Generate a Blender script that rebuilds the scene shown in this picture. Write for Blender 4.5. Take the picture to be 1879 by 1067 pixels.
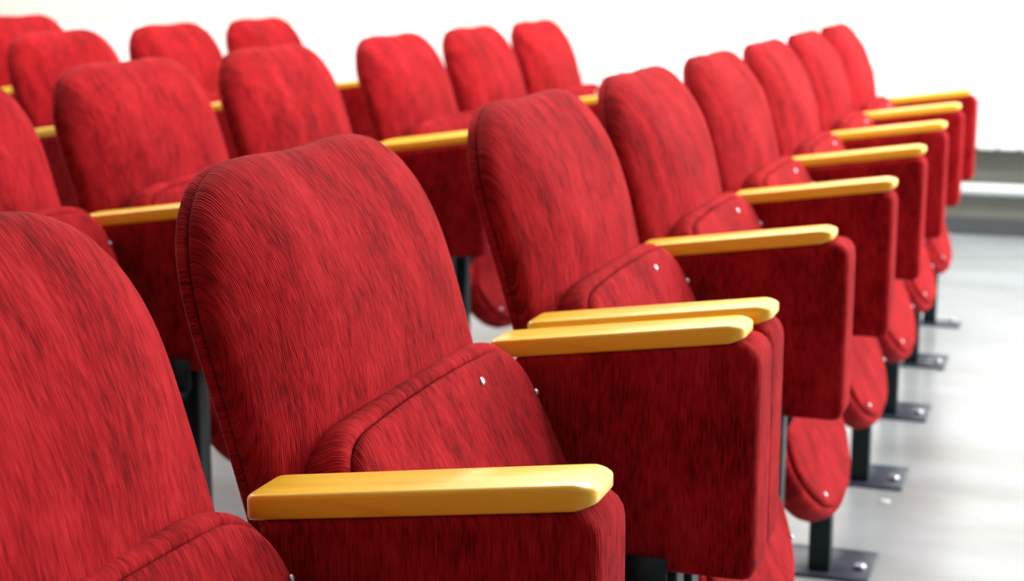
import bpy, bmesh, math, random
from mathutils import Vector, Matrix

for o in list(bpy.data.objects):
    bpy.data.objects.remove(o, do_unlink=True)
scene = bpy.context.scene
C = scene.collection
random.seed(7)

# ------------------------------------------------------------------ camera
PSI, TH, HC = 0.3336, 0.1957, 1.0478
cam_data = bpy.data.cameras.new('camera')
cam_data.sensor_width = 36.0
cam_data.lens = 3000.0 / 1879.0 * 36.0
cam_data.clip_start = 0.05
cam = bpy.data.objects.new('camera', cam_data)
C.objects.link(cam)
fw = Vector((-math.sin(PSI) * math.cos(TH), math.cos(PSI) * math.cos(TH), -math.sin(TH)))
cam.location = (0, 0, HC)
cam.rotation_euler = fw.to_track_quat('-Z', 'Y').to_euler()
cam_data.dof.use_dof = True
cam_data.dof.focus_distance = 1.27
cam_data.dof.aperture_fstop = 8.0
scene.camera = cam

# ------------------------------------------------------------------ world, lamps, exposure
world = bpy.data.worlds.new('world')
scene.world = world
world.use_nodes = True
world.node_tree.nodes['Background'].inputs[0].default_value = (0.85, 0.92, 1.0, 1)
world.node_tree.nodes['Background'].inputs[1].default_value = 0.6

def area(name, loc, target, sx, sy, power, col):
    d = bpy.data.lights.new(name, 'AREA')
    d.shape = 'RECTANGLE'; d.size = sx; d.size_y = sy
    d.energy = power; d.color = col
    o = bpy.data.objects.new(name, d)
    C.objects.link(o)
    o.location = loc
    o.rotation_euler = (Vector(target) - Vector(loc)).to_track_quat('-Z', 'Y').to_euler()
    return o

WARM = (1.0, 0.97, 0.93)
COOL = (0.93, 0.97, 1.0)
# daylight through the windows of the wall the seats face
area('window_daylight', (3.92, 3.9, 1.8), (-3.0, 2.9, 1.0), 1.5, 1.7, 115, COOL)
area('window_daylight', (3.92, 5.8, 1.8), (-3.0, 4.0, 1.0), 1.5, 1.7, 240, COOL)
# ceiling luminaires in rows
for (lx, ly) in ((-4.0, 3.2), (-4.0, 5.4), (-1.2, 3.2), (-1.2, 5.4), (1.8, 3.2), (1.8, 5.4)):
    area('ceiling_luminaire', (lx, ly, 3.12), (lx, ly, 0), 1.2, 0.35, 48, WARM)

vs = scene.view_settings
vs.view_transform = 'Standard'
vs.look = 'None'
vs.gamma = 1.0
vs.use_curve_mapping = False
vs.exposure = 0.52

# ------------------------------------------------------------------ materials
def new_mat(name):
    m = bpy.data.materials.new(name)
    m.use_nodes = True
    nt = m.node_tree
    return m, nt, nt.nodes['Principled BSDF']

def N(nt, typ, **kw):
    n = nt.nodes.new(typ)
    for k, v in kw.items():
        setattr(n, k, v)
    return n

def math_node(nt, op, a, b=None):
    n = N(nt, 'ShaderNodeMath', operation=op)
    for i, s in enumerate((a, b)):
        if s is None:
            continue
        if isinstance(s, (int, float)):
            n.inputs[i].default_value = s
        else:
            nt.links.new(s, n.inputs[i])
    return n.outputs[0]

def ramp(nt, fac, stops):
    r = N(nt, 'ShaderNodeValToRGB')
    el = r.color_ramp.elements
    el[0].position, el[0].color = stops[0][0], (*stops[0][1], 1)
    el[1].position, el[1].color = stops[-1][0], (*stops[-1][1], 1)
    for p, c in stops[1:-1]:
        e = el.new(p); e.color = (*c, 1)
    nt.links.new(fac, r.inputs[0])
    return r.outputs[0]

def fabric_material():
    m, nt, b = new_mat('red_chenille')
    L = nt.links
    uv = N(nt, 'ShaderNodeUVMap', uv_map='fabric')
    sep = N(nt, 'ShaderNodeSeparateXYZ'); L.new(uv.outputs[0], sep.inputs[0])
    info = N(nt, 'ShaderNodeObjectInfo')
    rnd = math_node(nt, 'MULTIPLY', info.outputs['Random'], 57.0)
    def streak(su, sv, detail, rough=0.55):
        cb = N(nt, 'ShaderNodeCombineXYZ')
        L.new(math_node(nt, 'MULTIPLY', sep.outputs[0], su), cb.inputs[0])
        L.new(math_node(nt, 'MULTIPLY', sep.outputs[1], sv), cb.inputs[1])
        L.new(rnd, cb.inputs[2])
        n = N(nt, 'ShaderNodeTexNoise')
        n.inputs['Scale'].default_value = 1.0
        n.inputs['Detail'].default_value = detail
        n.inputs['Roughness'].default_value = rough
        L.new(cb.outputs[0], n.inputs['Vector'])
        return n.outputs['Fac']
    fine = streak(480, 62, 2.0)
    mid = streak(150, 30, 3.0)
    big = streak(22, 9, 3.0)
    v = math_node(nt, 'MULTIPLY', fine, 0.47)
    v = math_node(nt, 'ADD', v, math_node(nt, 'MULTIPLY', mid, 0.27))
    v = math_node(nt, 'ADD', v, math_node(nt, 'MULTIPLY', big, 0.40))
    col = ramp(nt, v, [(0.38, (0.062, 0.0009, 0.0015)), (0.48, (0.155, 0.0022, 0.0038)),
                       (0.57, (0.27, 0.0052, 0.0080)), (0.72, (0.39, 0.0150, 0.0190))])
    L.new(col, b.inputs['Base Color'])
    b.inputs['Roughness'].default_value = 0.85
    b.inputs['Specular IOR Level'].default_value = 0.05
    b.inputs['Sheen Weight'].default_value = 0.10
    b.inputs['Sheen Roughness'].default_value = 0.45
    b.inputs['Sheen Tint'].default_value = (1.0, 0.22, 0.24, 1)
    # cord ribs
    ribs = math_node(nt, 'SINE', math_node(nt, 'MULTIPLY', math_node(nt, 'ADD', sep.outputs[0], math_node(nt, 'MULTIPLY', big, 0.012)), 2 * math.pi / 0.0026))
    hgt = math_node(nt, 'ADD', math_node(nt, 'MULTIPLY', ribs, 0.12), math_node(nt, 'MULTIPLY', fine, 1.0))
    hgt = math_node(nt, 'ADD', hgt, math_node(nt, 'MULTIPLY', mid, 0.8))
    bp = N(nt, 'ShaderNodeBump')
    bp.inputs['Strength'].default_value = 0.55
    bp.inputs['Distance'].default_value = 0.0022
    L.new(hgt, bp.inputs['Height'])
    L.new(bp.outputs[0], b.inputs['Normal'])
    return m

def wood_material():
    m, nt, b = new_mat('honey_lacquered_wood')
    L = nt.links
    tc = N(nt, 'ShaderNodeTexCoord')
    mp = N(nt, 'ShaderNodeMapping'); mp.inputs['Scale'].default_value = (9, 90, 90)
    L.new(tc.outputs['Object'], mp.inputs[0])
    n = N(nt, 'ShaderNodeTexNoise'); n.inputs['Scale'].default_value = 1.0
    n.inputs['Detail'].default_value = 4; n.inputs['Distortion'].default_value = 0.6
    L.new(mp.outputs[0], n.inputs['Vector'])
    col = ramp(nt, n.outputs['Fac'], [(0.25, (0.86, 0.44, 0.016)), (0.5, (0.95, 0.57, 0.030)), (0.8, (0.97, 0.63, 0.045))])
    L.new(col, b.inputs['Base Color'])
    b.inputs['Roughness'].default_value = 0.38
    b.inputs['Coat Weight'].default_value = 0.6
    b.inputs['Coat Roughness'].default_value = 0.16
    return m

def plain(name, col, rough=0.5, metal=0.0, spec=0.5, noise=None, bump=None):
    m, nt, b = new_mat(name)
    b.inputs['Roughness'].default_value = rough
    b.inputs['Metallic'].default_value = metal
    b.inputs['Specular IOR Level'].default_value = spec
    tc = N(nt, 'ShaderNodeTexCoord')
    n = N(nt, 'ShaderNodeTexNoise')
    sc, amt = noise or (12.0, 0.05)
    n.inputs['Scale'].default_value = sc; n.inputs['Detail'].default_value = 5
    nt.links.new(tc.outputs['Object'], n.inputs['Vector'])
    lo = tuple(c * (1 - amt) for c in col); hi = tuple(min(1, c * (1 + amt)) for c in col)
    nt.links.new(ramp(nt, n.outputs['Fac'], [(0.3, lo), (0.7, hi)]), b.inputs['Base Color'])
    if bump:
        bp = N(nt, 'ShaderNodeBump'); bp.inputs['Strength'].default_value = bump[0]
        bp.inputs['Distance'].default_value = bump[1]
        nt.links.new(n.outputs['Fac'], bp.inputs['Height'])
        nt.links.new(bp.outputs[0], b.inputs['Normal'])
    return m

FAB = fabric_material()
WOOD = wood_material()
STEEL = plain('dark_powder_coated_steel', (0.006, 0.014, 0.018), 0.45, 0.0, 0.2, (40, 0.2))
PLATE = plain('dark_floor_plate_steel', (0.045, 0.058, 0.085), 0.28, 0.3, 0.5, (40, 0.2))
ZINC = plain('zinc_plated_metal', (0.42, 0.44, 0.48), 0.32, 1.0, 0.5, (80, 0.1))
RAD = plain('white_radiator_enamel', (0.93, 0.93, 0.93), 0.35, 0.0, 0.5, (5, 0.01))
PIPE = plain('white_pipe_paint', (0.50, 0.53, 0.54), 0.4, 0.0, 0.5, (6, 0.04))
WALLM = plain('cream_wall_plaster', (0.72, 0.695, 0.635), 0.9, 0.0, 0.2, (10, 0.05), (0.2, 0.008))
REARM = plain('brown_panelled_wall', (0.22, 0.17, 0.13), 0.7, 0.0, 0.3, (3, 0.2))
WALL_SHADE = plain('olive_grey_lower_wall_shade', (0.20, 0.205, 0.175), 0.7, 0.0, 0.3, (9, 0.06))  # dark tone carries the shade on the wall under the radiators
CEIL = plain('white_ceiling_paint', (0.85, 0.85, 0.84), 0.9, 0.0, 0.2)
BASE = plain('grey_baseboard_paint', (0.085, 0.095, 0.102), 0.5, 0.0, 0.4)

def floor_material():
    m, nt, b = new_mat('pale_grey_polished_floor')
    L = nt.links
    tc = N(nt, 'ShaderNodeTexCoord')
    mp = N(nt, 'ShaderNodeMapping'); mp.inputs['Scale'].default_value = (1.6, 3.4, 1)
    L.new(tc.outputs['Object'], mp.inputs[0])
    n = N(nt, 'ShaderNodeTexNoise'); n.inputs['Scale'].default_value = 1.6; n.inputs['Detail'].default_value = 5
    L.new(mp.outputs[0], n.inputs['Vector'])
    col = ramp(nt, n.outputs['Fac'], [(0.30, (0.232, 0.248, 0.248)), (0.5, (0.272, 0.293, 0.303)), (0.7, (0.310, 0.334, 0.352))])
    L.new(col, b.inputs['Base Color'])
    b.inputs['Roughness'].default_value = 0.24
    b.inputs['Specular IOR Level'].default_value = 0.65
    return m
FLOORM = floor_material()

# ------------------------------------------------------------------ helpers
def link(name, me, mat, parent=None, smooth=True):
    o = bpy.data.objects.new(name, me)
    C.objects.link(o)
    if mat and not me.materials:
        me.materials.append(mat)
    if smooth:
        flat = me.name.split('.')[0] in ('side_panel',)
        for p in me.polygons:
            p.use_smooth = not (flat and len(p.vertices) > 8)
    if parent is not None:
        o.parent = parent
    return o

def tag(o, label=None, cat=None, group=None, kind=None):
    if label: o['label'] = label
    if cat: o['category'] = cat
    if group: o['group'] = group
    if kind: o['kind'] = kind
    return o

def empty(name, loc=(0, 0, 0)):
    o = bpy.data.objects.new(name, None)
    o.empty_display_size = 0.1
    o.location = loc
    C.objects.link(o)
    return o

def box_mesh(name, x0, x1, y0, y1, z0, z1, bev=0.0, seg=2):
    bm = bmesh.new()
    bmesh.ops.create_cube(bm, size=1.0)
    for v in bm.verts:
        v.co = Vector(((x0 + x1) / 2 + v.co.x * (x1 - x0), (y0 + y1) / 2 + v.co.y * (y1 - y0), (z0 + z1) / 2 + v.co.z * (z1 - z0)))
    if bev > 0:
        bmesh.ops.bevel(bm, geom=list(bm.edges), offset=bev, segments=seg, affect='EDGES', profile=0.5)
    me = bpy.data.meshes.new(name); bm.to_mesh(me); bm.free()
    return me

def cyl_mesh(name, p0, p1, r, n=16, dome=0.0):
    """closed cylinder p0->p1; dome adds a rounded cap at p1"""
    p0, p1 = Vector(p0), Vector(p1)
    ax = (p1 - p0).normalized()
    t = Vector((0, 0, 1)) if abs(ax.z) < 0.9 else Vector((1, 0, 0))
    a = ax.cross(t).normalized(); b_ = ax.cross(a)
    rings = [(p0, r), (p1, r)]
    if dome:
        for k in (0.45, 0.8, 0.97):
            rings.append((p1 + ax * dome * math.sin(k * math.pi / 2), r * math.cos(k * math.pi / 2)))
    vs_, fs = [], []
    for c, rr in rings:
        for i in range(n):
            an = 2 * math.pi * i / n
            vs_.append(c + a * (rr * math.cos(an)) + b_ * (rr * math.sin(an)))
    for k in range(len(rings) - 1):
        for i in range(n):
            j = (i + 1) % n
            fs.append((k * n + i, k * n + j, (k + 1) * n + j, (k + 1) * n + i))
    fs.append(tuple(range(n))[::-1]); fs.append(tuple((len(rings) - 1) * n + i for i in range(n)))
    me = bpy.data.meshes.new(name); me.from_pydata([tuple(v) for v in vs_], [], fs)
    fix_normals(me)
    return me

def fix_normals(me):
    bm = bmesh.new(); bm.from_mesh(me)
    bmesh.ops.recalc_face_normals(bm, faces=bm.faces)
    bm.to_mesh(me); bm.free()

def resample(pts, n):
    P = [Vector(p) for p in pts]
    seg = [(P[(i + 1) % len(P)] - P[i]).length for i in range(len(P))]
    tot = sum(seg); out = []; i = 0; acc = 0.0
    for k in range(n):
        s = tot * k / n
        while acc + seg[i] < s:
            acc += seg[i]; i += 1
        t = (s - acc) / seg[i]
        out.append(P[i].lerp(P[(i + 1) % len(P)], t))
    return out

def smooth_closed(pts, it=2):
    for _ in range(it):
        n = len(pts)
        pts = [pts[i - 1] * 0.25 + pts[i] * 0.5 + pts[(i + 1) % n] * 0.25 for i in range(n)]
    return pts

def rounded_poly(corners, n_arc=8):
    """corners: list of (x, y, radius), CCW"""
    out = []
    m = len(corners)
    for i in range(m):
        p = Vector(corners[i][:2]); r = corners[i][2]
        a = (Vector(corners[i - 1][:2]) - p).normalized(); b_ = (Vector(corners[(i + 1) % m][:2]) - p).normalized()
        half = a.angle(b_) / 2
        if r <= 1e-6:
            out.append(p); continue
        d = r / math.tan(half)
        c = p + (a + b_).normalized() * (r / math.sin(half))
        s, e = p + a * d - c, p + b_ * d - c
        a0 = math.atan2(s.y, s.x); a1 = math.atan2(e.y, e.x)
        while a1 < a0: a1 += 2 * math.pi
        for k in range(n_arc + 1):
            an = a0 + (a1 - a0) * k / n_arc
            out.append(c + Vector((math.cos(an), math.sin(an))) * r)
    return out

def normals2d(P):
    n = len(P); out = []
    for i in range(n):
        t = (P[(i + 1) % n] - P[i - 1]).normalized()
        out.append(Vector((-t.y, t.x)))     # inward for CCW
    return out

def pillow(name, outline, profile, to3d, mat, uvmode='plane', spine=None, spine_rings=(), uvfun=None, bulge=None):
    """Sweep an outline through (inset, depth) rings.  spine_rings: (t, depth) rings that
    shrink from the last inset ring to the spine segment, closing the front."""
    n = len(outline)
    nrm = normals2d(outline)
    arc = [0.0]
    for i in range(n):
        arc.append(arc[-1] + (outline[(i + 1) % n] - outline[i]).length)
    rings = []
    for ins, d in profile:
        rings.append([(outline[i] + nrm[i] * ins, d) for i in range(n)])
    last = [p for p, d in rings[-1]]
    for t, d in spine_rings:
        rr = []
        for p in last:
            sp = Vector((max(-spine[0], min(spine[0], p.x)), max(spine[1], min(spine[2], p.y))))
            rr.append((p.lerp(sp, t), d))
        rings.append(rr)
    verts, uvs = [], []
    cum = 0.0
    prev = None
    for k, rr in enumerate(rings):
        if prev is not None:
            a, b_ = rr[0], prev[0]
            cum += math.hypot((a[0] - b_[0]).length, a[1] - b_[1])
        for i, (p, d) in enumerate(rr):
            dd = d + (bulge(p.x, p.y, k / (len(rings) - 1)) if bulge else 0.0)
            verts.append(tuple(to3d(p.x, p.y, dd)))
            if uvmode == 'arc':
                uvs.append((arc[i], cum))
            elif uvfun:
                uvs.append(uvfun(p.x, p.y, dd))
            else:
                uvs.append((p.x + dd, p.y))
        prev = rr
    faces = []
    R = len(rings)
    for k in range(R - 1):
        for i in range(n):
            j = (i + 1) % n
            faces.append((k * n + i, k * n + j, (k + 1) * n + j, (k + 1) * n + i))
    faces.append(tuple(range(n))[::-1])
    faces.append(tuple((R - 1) * n + i for i in range(n)))
    me = bpy.data.meshes.new(name)
    me.from_pydata(verts, [], faces)
    lay = me.uv_layers.new(name='fabric')
    for poly in me.polygons:
        idx = [me.loops[l].vertex_index for l in poly.loop_indices]
        wrap = uvmode == 'arc' and any(v % n == 0 for v in idx) and any(v % n == n - 1 for v in idx) and len(idx) == 4
        for l, v in zip(poly.loop_indices, idx):
            u, w = uvs[v]
            if wrap and v % n == 0:
                u = arc[n]
            lay.data[l].uv = (u, w)
    fix_normals(me)
    me.materials.append(mat)
    return me

# ------------------------------------------------------------------ room
YW = 6.70                      # end wall
X0, X1, YB, ZC = -6.2, 4.0, -2.6, 3.2
def structure(name, me, mat, parent=None):
    o = link(name, me, mat, parent, smooth=False)
    if parent is None:
        o['kind'] = 'structure'
    return o
structure('floor', box_mesh('floor', X0 - .15, X1 + .15, YB - .15, YW + .15, -0.10, 0.0), FLOORM)
structure('ceiling', box_mesh('ceiling', X0 - .15, X1 + .15, YB - .15, YW + .15, ZC, ZC + 0.1), CEIL)
structure('wall_end', box_mesh('wall_end', X0, X1, YW, YW + 0.15, 0, ZC), WALLM)
structure('wall_back', box_mesh('wall_back', X0 - 0.15, X0, YB, YW, 0, ZC), WALLM)
structure('wall_rear', box_mesh('wall_rear', X0, X1, YB - 0.15, YB, 0, ZC), REARM)
structure('shade_strip_1', box_mesh('shade_strip_1', X0, X1, YW - 0.006, YW, 0.065, 0.40), WALL_SHADE)  # added strip, its dark colour stands in for shade below the radiators
structure('wall_front', box_mesh('wall_front', X1, X1 + 0.15, YB, YW, 0, ZC), WALLM)
structure('baseboard_end', box_mesh('baseboard_end', X0, X1, YW - 0.018, YW, 0, 0.065, 0.004), BASE)

# radiators along the end wall
def radiator_section():
    bm = bmesh.new()
    prof = rounded_poly([(-0.0385, -0.045, 0.010), (0.0385, -0.045, 0.010), (0.0385, 0.045, 0.010), (-0.0385, 0.045, 0.010)], 3)
    hs = [(0.0, 0.010), (0.004, 0.003), (0.010, 0.0), (0.43, 0.0), (0.437, 0.004), (0.440, 0.012)]
    rings = []
    nr = normals2d(prof)
    for z, ins in hs:
        rings.append([bm.verts.new((p.x + q.x * ins, p.y + q.y * ins, z)) for p, q in zip(prof, nr)])
    n = len(prof)
    for a, b_ in zip(rings, rings[1:]):
        for i in range(n):
            bm.faces.new((a[i], a[(i + 1) % n], b_[(i + 1) % n], b_[i]))
    bm.faces.new(rings[0][::-1]); bm.faces.new(rings[-1])
    me = bpy.data.meshes.new('radiator_section'); bm.to_mesh(me); bm.free()
    return me
SEC = radiator_section()
SEC.materials.append(RAD)
rad_labels = ['white ribbed radiator on the end wall behind the back row of seats',
              'white ribbed radiator on the end wall behind the middle rows',
              'white ribbed radiator on the end wall above the far end of the front row',
              'white ribbed radiator at the right edge, above the white pipe']
rx = -4.92
for ri, cnt in enumerate((19, 19, 18, 19)):
    rad = empty('radiator', (rx + cnt * 0.04, YW - 0.085, 0.35))
    tag(rad, rad_labels[ri], 'radiator', 'radiators along the end wall')
    for k in range(cnt):
        s = bpy.data.objects.new('radiator_section', SEC)
        C.objects.link(s); s.parent = rad
        s.location = ((k - (cnt - 1) / 2) * 0.0795, 0, 0)
    link('radiator_header', cyl_mesh('radiator_header', (-(cnt * 0.0395), 0, 0.05), (cnt * 0.0395, 0, 0.05), 0.018), RAD, rad)
    for sx in (-1, 1):
        link('wall_bracket', box_mesh('wall_bracket', sx * cnt * 0.03 - 0.012, sx * cnt * 0.03 + 0.012, 0.03, 0.062, 0.36, 0.39, 0.002), RAD, rad)
    rx += cnt * 0.0795 + 0.004
pipe = empty('heating_pipe', (-1.7, YW - 0.075, 0.19))
tag(pipe, 'white horizontal heating pipe running low along the end wall', 'pipe')
link('pipe_run', cyl_mesh('pipe_run', (-3.3, 0, 0), (3.0, 0, 0), 0.024, 20), PIPE, pipe)
for px in (-2.6, -1.0, 0.6, 2.2):
    link('pipe_clip', box_mesh('pipe_clip', px - 0.012, px + 0.012, 0.0, 0.075, -0.008, 0.008, 0.002), PIPE, pipe)

# ------------------------------------------------------------------ theatre seat
XF = -0.288                    # front of the side panels of the front row (world x)
PW = 0.075                     # panel thickness
PITCH = 0.54
CY = 0.2325                    # centre of seat between its two panels

def smoothstep(a, b, x):
    t = max(0.0, min(1.0, (x - a) / (b - a)))
    return t * t * (3 - 2 * t)

# --- backrest outline (w across, h up the lean)
BH = 0.562
HWB = 0.2315
def back_outline(grow=0.0):
    hw = HWB + grow; top = BH + grow
    pts = [Vector((-hw + 0.02, 0)), Vector((hw - 0.02, 0)), Vector((hw, 0.02))]
    for k in range(1, 10):
        pts.append(Vector((hw, 0.02 + (top - 0.155 - 0.02) * k / 10)))
    rx_, ry_ = 0.135, 0.145
    cx, cy = hw - rx_, top - ry_
    for k in range(0, 25):
        a = math.pi / 2 * k / 24
        e = 2.0 / 2.35
        pts.append(Vector((cx + rx_ * math.cos(a) ** e, cy + ry_ * math.sin(a) ** e)))
    right = pts[2:]
    dips = []
    m = 9
    for k in range(1, m):
        x = cx - 2 * cx * k / m
        dips.append(Vector((x, top - 0.0035 * math.cos(x / cx * math.pi / 2) ** 2)))
    left = [Vector((-p.x, p.y)) for p in reversed(right)]
    full = pts[:2] + right + dips + left
    return smooth_closed(resample(full, 150), 2)

def fab_back(w, h, d):
    b_ = 0.030; a = 0.55
    e1 = math.exp(-max(0.0, (w + HWB)) / b_); e2 = math.exp(-max(0.0, (HWB - w)) / b_)
    k = smoothstep(0.26, 0.48, h)
    u = w + a * k * (e1 - e2) * (h - BH)
    return (u + d * 0.25, h)

LEAN = math.atan(0.25)
# back plane of the shell passes (x=-0.652, z=0.845) in the front row
BX, BZ = -0.663 - XF, 0.845
def back3d(off=0.0, tilt=0.0):
    ca, sa = math.cos(LEAN + tilt), math.sin(LEAN + tilt)
    zt = 0.889
    xt = BX - 0.25 * (zt - BZ)
    def f(w, h, d):
        hh = h - BH
        rec = max(0.0, (h - 0.28) / (BH - 0.28))
        d = d - 0.016 * rec * rec
        return Vector((xt - hh * sa + (d + off) * ca, CY + w, zt + hh * ca + (d + off) * sa))
    return f

def bulge_back(w, h, t):
    # soft lumbar swell, hollow shoulders
    s = smoothstep(0.30, 0.75, t)
    return s * (0.003 - 0.016 * (1 - smoothstep(0.26, 0.42, h)))

OUT = back_outline()
BACK_ME = pillow('backrest', OUT,
                 [(0.006, 0.0), (0.001, 0.003), (0.0, 0.007), (0.001, 0.013), (0.004, 0.019), (0.010, 0.0250), (0.019, 0.0305),
                  (0.032, 0.0365), (0.050, 0.0430), (0.070, 0.0490)],
                 back3d(0.0145), FAB, uvfun=fab_back, spine=(0.0, 0.27, 0.27),
                 spine_rings=((0.1, 0.0519), (0.2, 0.0545), (0.32, 0.0573), (0.45, 0.0599), (0.6, 0.0622), (0.75, 0.0638), (0.88, 0.0647), (0.97, 0.0650)), bulge=bulge_back)
SHELL_ME = pillow('back_shell', OUT,
                  [(0.030, -0.002), (0.012, 0.0), (0.004, 0.002), (0.0, 0.006), (0.0, 0.010), (0.004, 0.0130), (0.012, 0.0135)],
                  back3d(0.0, 0.018), FAB, uvmode='arc')

# --- folded seat
SL = 0.50
SA = math.atan(SL)
SLEN = 0.552
def seat_outline(grow=0.0):
    half = [(0.0, 0.030), (0.06, 0.034), (0.11, 0.046), (0.155, 0.068), (0.190, 0.098), (0.213, 0.135), (0.216, 0.162), (0.200, 0.190), (0.172, 0.212),
            (0.150, 0.235), (0.150, 0.255), (0.180, 0.275), (0.205, 0.295), (0.216, 0.325), (0.219, 0.37), (0.220, 0.42), (0.219, 0.462)]
    half = [Vector(p) for p in half]
    r = 0.075
    for k in range(1, 13):
        a = math.pi / 2 * k / 12
        half.append(Vector((0.219 - r + r * math.cos(a) ** 0.9, SLEN - r + r * math.sin(a) ** 0.9)))
    half.append(Vector((0.07, SLEN + 0.003)))
    full = half + [Vector((-p.x, p.y)) for p in reversed(half) if p.x > 1e-6]
    full.insert(len(half), Vector((0, SLEN + 0.004)))
    return smooth_closed(resample(full, 140), 2)
SOUT = seat_outline()
# underside plane: x = -0.525 at z = 0.65 (front row)
def seat3d(w, l, d):
    ca, sa = math.cos(SA), math.sin(SA)
    zt = 0.690
    xt = -0.519 - XF - SL * (zt - 0.65)
    q = SLEN - l
    return Vector((xt + q * sa + d * ca, CY + w, zt - q * ca + d * sa))
SEATC_ME = pillow('folding_seat', SOUT,
                  [(0.026, -0.056), (0.014, -0.0545), (0.006, -0.050), (0.001, -0.042), (0.0, -0.030), (0.001, -0.020), (0.004, -0.0130), (0.009, -0.0095), (0.014, -0.0095), (0.018, -0.0135)],
                  seat3d, FAB, uvmode='arc')
SEATB_ME = pillow('seat_base', SOUT,
                  [(0.018, -0.0135), (0.0155, -0.009), (0.0150, -0.006), (0.0165, -0.0025), (0.020, -0.0005), (0.026, 0.0005)],
                  seat3d, FAB)
SCREW_ME = []
for (w, l, sr) in ((0.085, 0.518, 0.0044), (0.196, 0.478, 0.003), (-0.125, 0.085, 0.004), (0.165, 0.105, 0.0035)):
    SCREW_ME.append(cyl_mesh('screw', seat3d(w, l, -0.001), seat3d(w, l, 0.0018), sr, 14, 0.0014))

# --- side panel (outline x,z; depth y)
PB, PT_F, SLOPE = 0.436, 0.687, 0.138
def panel_outline():
    return smooth_closed(resample(rounded_poly([(0, PB, 0.012), (0, PT_F, 0.020), (-0.262, PT_F - 0.262 * SLOPE, 0.012), (-0.262, PB, 0.012)], 8), 120), 1)
PO = panel_outline()
def panel3d(a, b_, d):
    return Vector((a, -PW + d, b_))
PANEL_ME = pillow('side_panel', PO,
                  [(0.0105, 0.0), (0.006, 0.0006), (0.0025, 0.003), (0.0006, 0.0065), (0.0, 0.0105), (0.0, PW - 0.0105),
                   (0.0006, PW - 0.0065), (0.0025, PW - 0.003), (0.006, PW - 0.0006), (0.0105, PW)],
                  panel3d, FAB)
# --- armrest (plan outline x,y; depth along z, then sheared along the slope)
AT = 0.0195
def arm_mesh():
    o = smooth_closed(resample(rounded_poly([(-0.268, -0.0285, 0.005), (0.0, -0.0285, 0.008), (0.0, 0.0285, 0.012), (-0.268, 0.0285, 0.005)], 8), 120), 1)
    def to3(a, b_, d):
        # round the nose of the bar downwards
        nose = smoothstep(-0.018, 0.0, a)
        z = d - 0.004 * nose * (d / AT) + 0.004 * nose * (1 - d / AT)
        return Vector((a - 0.004, b_ - 0.0445, PT_F - 0.001 + (a - 0.004) * SLOPE + z))
    return pillow('armrest', o, [(0.003, 0.0), (0.0008, 0.0008), (0.0, 0.0026), (0.0, AT - 0.004), (0.0008, AT - 0.0016), (0.0022, AT - 0.0003), (0.0036, AT)], to3, WOOD)
ARM_ME = arm_mesh()

# --- leg, foot plate, bolts, hinge bracket
LEG_ME = box_mesh('leg', -0.122, -0.084, -0.056, -0.020, 0.005, PB + 0.03, 0.004); LEG_ME.materials.append(STEEL)
PLATE_ME = [box_mesh('foot_plate', -0.205, -0.014, -0.0735, e_, 0.0, 0.007, 0.002) for e_ in (0.075, 0.0005)]
for me in PLATE_ME: me.materials.append(PLATE)
BOLT_ME = [cyl_mesh('bolt', (bx_, by_, 0.007), (bx_, by_, 0.012), 0.0105, 14, 0.005) for bx_, by_ in ((-0.036, -0.018), (-0.182, -0.018))]
for me in BOLT_ME + SCREW_ME: me.materials.append(ZINC)
def bracket_mesh(side):
    # wedge-shaped hinge plate welded under the inner face of a panel
    y0, y1 = (0.000, 0.006) if side < 0 else (0.452, 0.458)
    bm = bmesh.new()
    poly = [(-0.130, PB + 0.02), (-0.080, PB + 0.02), (-0.080, PB - 0.022), (-0.090, PB - 0.044), (-0.125, PB - 0.060)]
    lo = [bm.verts.new((x, y0, z)) for x, z in poly]; hi = [bm.verts.new((x, y1, z)) for x, z in poly]
    n = len(poly)
    for i in range(n): bm.faces.new((lo[i], lo[(i + 1) % n], hi[(i + 1) % n], hi[i]))
    bm.faces.new(lo[::-1]); bm.faces.new(hi)
    bmesh.ops.recalc_face_normals(bm, faces=bm.faces)
    bmesh.ops.bevel(bm, geom=list(bm.edges), offset=0.0015, segments=2, affect='EDGES')
    me = bpy.data.meshes.new('hinge_bracket'); bm.to_mesh(me); bm.free()
    me.materials.append(STEEL)
    return me
BRK_ME = [bracket_mesh(-1), bracket_mesh(1)]
ROD_ME = cyl_mesh('hinge_rod', (-0.093, 0.004, PB - 0.030), (-0.093, 0.454, PB - 0.030), 0.007, 12); ROD_ME.materials.append(STEEL)

def part(name, me, parent, loc=(0, 0, 0)):
    o = link(name, me, None, parent)
    o.location = loc
    return o

def arm_unit(root, y, dx=0.0, narrow=False, ux=0.0):
    """one armrest with its upholstered panel, leg and floor plate; y = far face of the panel"""
    part('side_panel', PANEL_ME, root, (ux, y, 0))
    part('armrest', ARM_ME, root, (dx + ux, y, dx * SLOPE))
    part('leg', LEG_ME, root, (ux, y, 0))
    p = part('foot_plate', PLATE_ME[1 if narrow else 0], root, (ux, y, 0))
    for b_ in BOLT_ME: part('bolt', b_, p)

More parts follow.
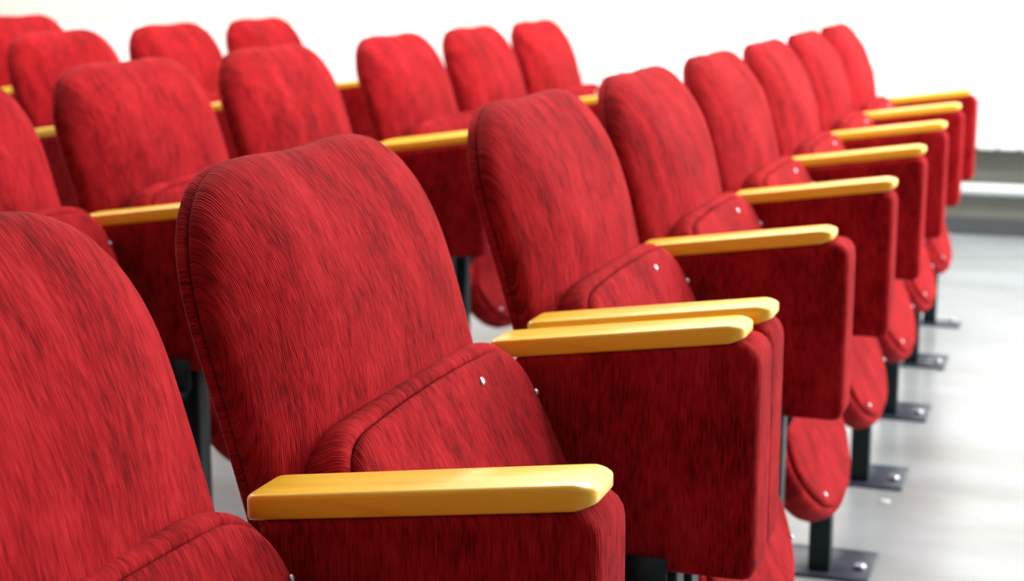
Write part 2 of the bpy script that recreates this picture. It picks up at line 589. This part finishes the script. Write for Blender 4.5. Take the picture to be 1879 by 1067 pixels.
def make_seat(loc, label, far_arm=False, adx=0.0, adx2=0.0, fold=0.0, ux=0.0, ux2=0.0, skip=0):
    root = empty('theatre_seat', loc)
    tag(root, label, 'seat', 'red folding theatre seats')
    part('backrest', BACK_ME, root)
    part('back_shell', SHELL_ME, root)
    s = part('folding_seat', SEATC_ME, root)
    # each seat springs back to its own angle about the hinge rod
    c = Vector((-0.093, 0, PB - 0.030)); R = Matrix.Rotation(math.radians(fold), 4, 'Y')
    s.rotation_euler = (0, math.radians(fold), 0); s.location = c - R @ c
    part('seat_base', SEATB_ME, s)
    for m in SCREW_ME[skip:]: part('screw', m, s)
    for m in BRK_ME: part('hinge_bracket', m, root)
    part('hinge_rod', ROD_ME, root)
    arm_unit(root, 0.0, adx, False, ux)
    if far_arm: arm_unit(root, PITCH, adx2, True, ux2)
    return root

Y0, GAP, D = 1.0877, 0.0909, 0.8947
# (row, col): (label, per-seat placement tweak)
def seat_at(row, col, label, far=False, dx=0.0, dy=0.0, adx=0.0, adx2=0.0, fold=None, ux=0.0, ux2=0.0, skip=0):
    if fold is None: fold = (1.6, 6.5, 5.0, 5.0)[row] + random.uniform(-0.6, 0.6)
    brk = {0: 1, 1: 4, 2: 99, 3: 99}[row]
    sh = {0: 0.0, 1: 0.0543, 2: 0.0876, 3: 0.10}[row]
    y = Y0 + sh + col * PITCH + (GAP if col >= brk else 0.0)
    return make_seat((XF - row * D + dx, y + dy, 0), label, far, adx, adx2, fold, ux, ux2, skip)

R1 = 'red plush theatre seat '
seat_at(0, -1, R1 + 'filling the lower left corner, nearest to the camera', skip=1, fold=0.8)
seat_at(0, 0, R1 + 'in sharp focus left of centre, second in the front row', far=True, adx2=-0.013, ux2=0.008, fold=1.4)
seat_at(0, 1, R1 + 'third in the front row, past the paired armrests', dx=0.009, ux=-0.005, adx=0.001)
seat_at(0, 2, R1 + 'fourth in the front row', dx=0.009, adx=-0.019)
seat_at(0, 3, R1 + 'fifth in the front row', dx=0.009, adx=0.004)
seat_at(0, 4, R1 + 'sixth in the front row, third from its far end', dx=0.009, adx=0.002)
seat_at(0, 5, R1 + 'seventh in the front row, last but one', dx=0.008)
seat_at(0, 6, R1 + 'at the far end of the front row, nearest the right edge', far=True, dx=0.006, adx=-0.005, adx2=-0.012)
seat_at(1, 1, R1 + 'cut off by the left edge in the second row')
seat_at(1, 2, R1 + 'second from the left edge in the second row')
seat_at(1, 3, R1 + 'third from the left edge in the second row', far=True)
seat_at(1, 4, R1 + 'third from the far end of the second row')
seat_at(1, 5, R1 + 'last but one in the second row')
seat_at(1, 6, R1 + 'at the far end of the second row', far=True)
seat_at(2, 4, R1 + 'leftmost in view in the third row')
seat_at(2, 5, R1 + 'in the middle of the three seen in the third row')
seat_at(2, 6, R1 + 'at the far end of the third row', far=True)
seat_at(3, 6, R1 + 'in the back row, cut off by the top left corner', far=True)

cap = link('floor_disc', cyl_mesh('floor_disc', (-0.318, 3.19, 0.0), (-0.318, 3.19, 0.0015), 0.011, 16, 0.001), PIPE)  # small pale disc lying on the floor
tag(cap, 'small pale round disc on the floor beside a seat foot plate', 'floor cap')
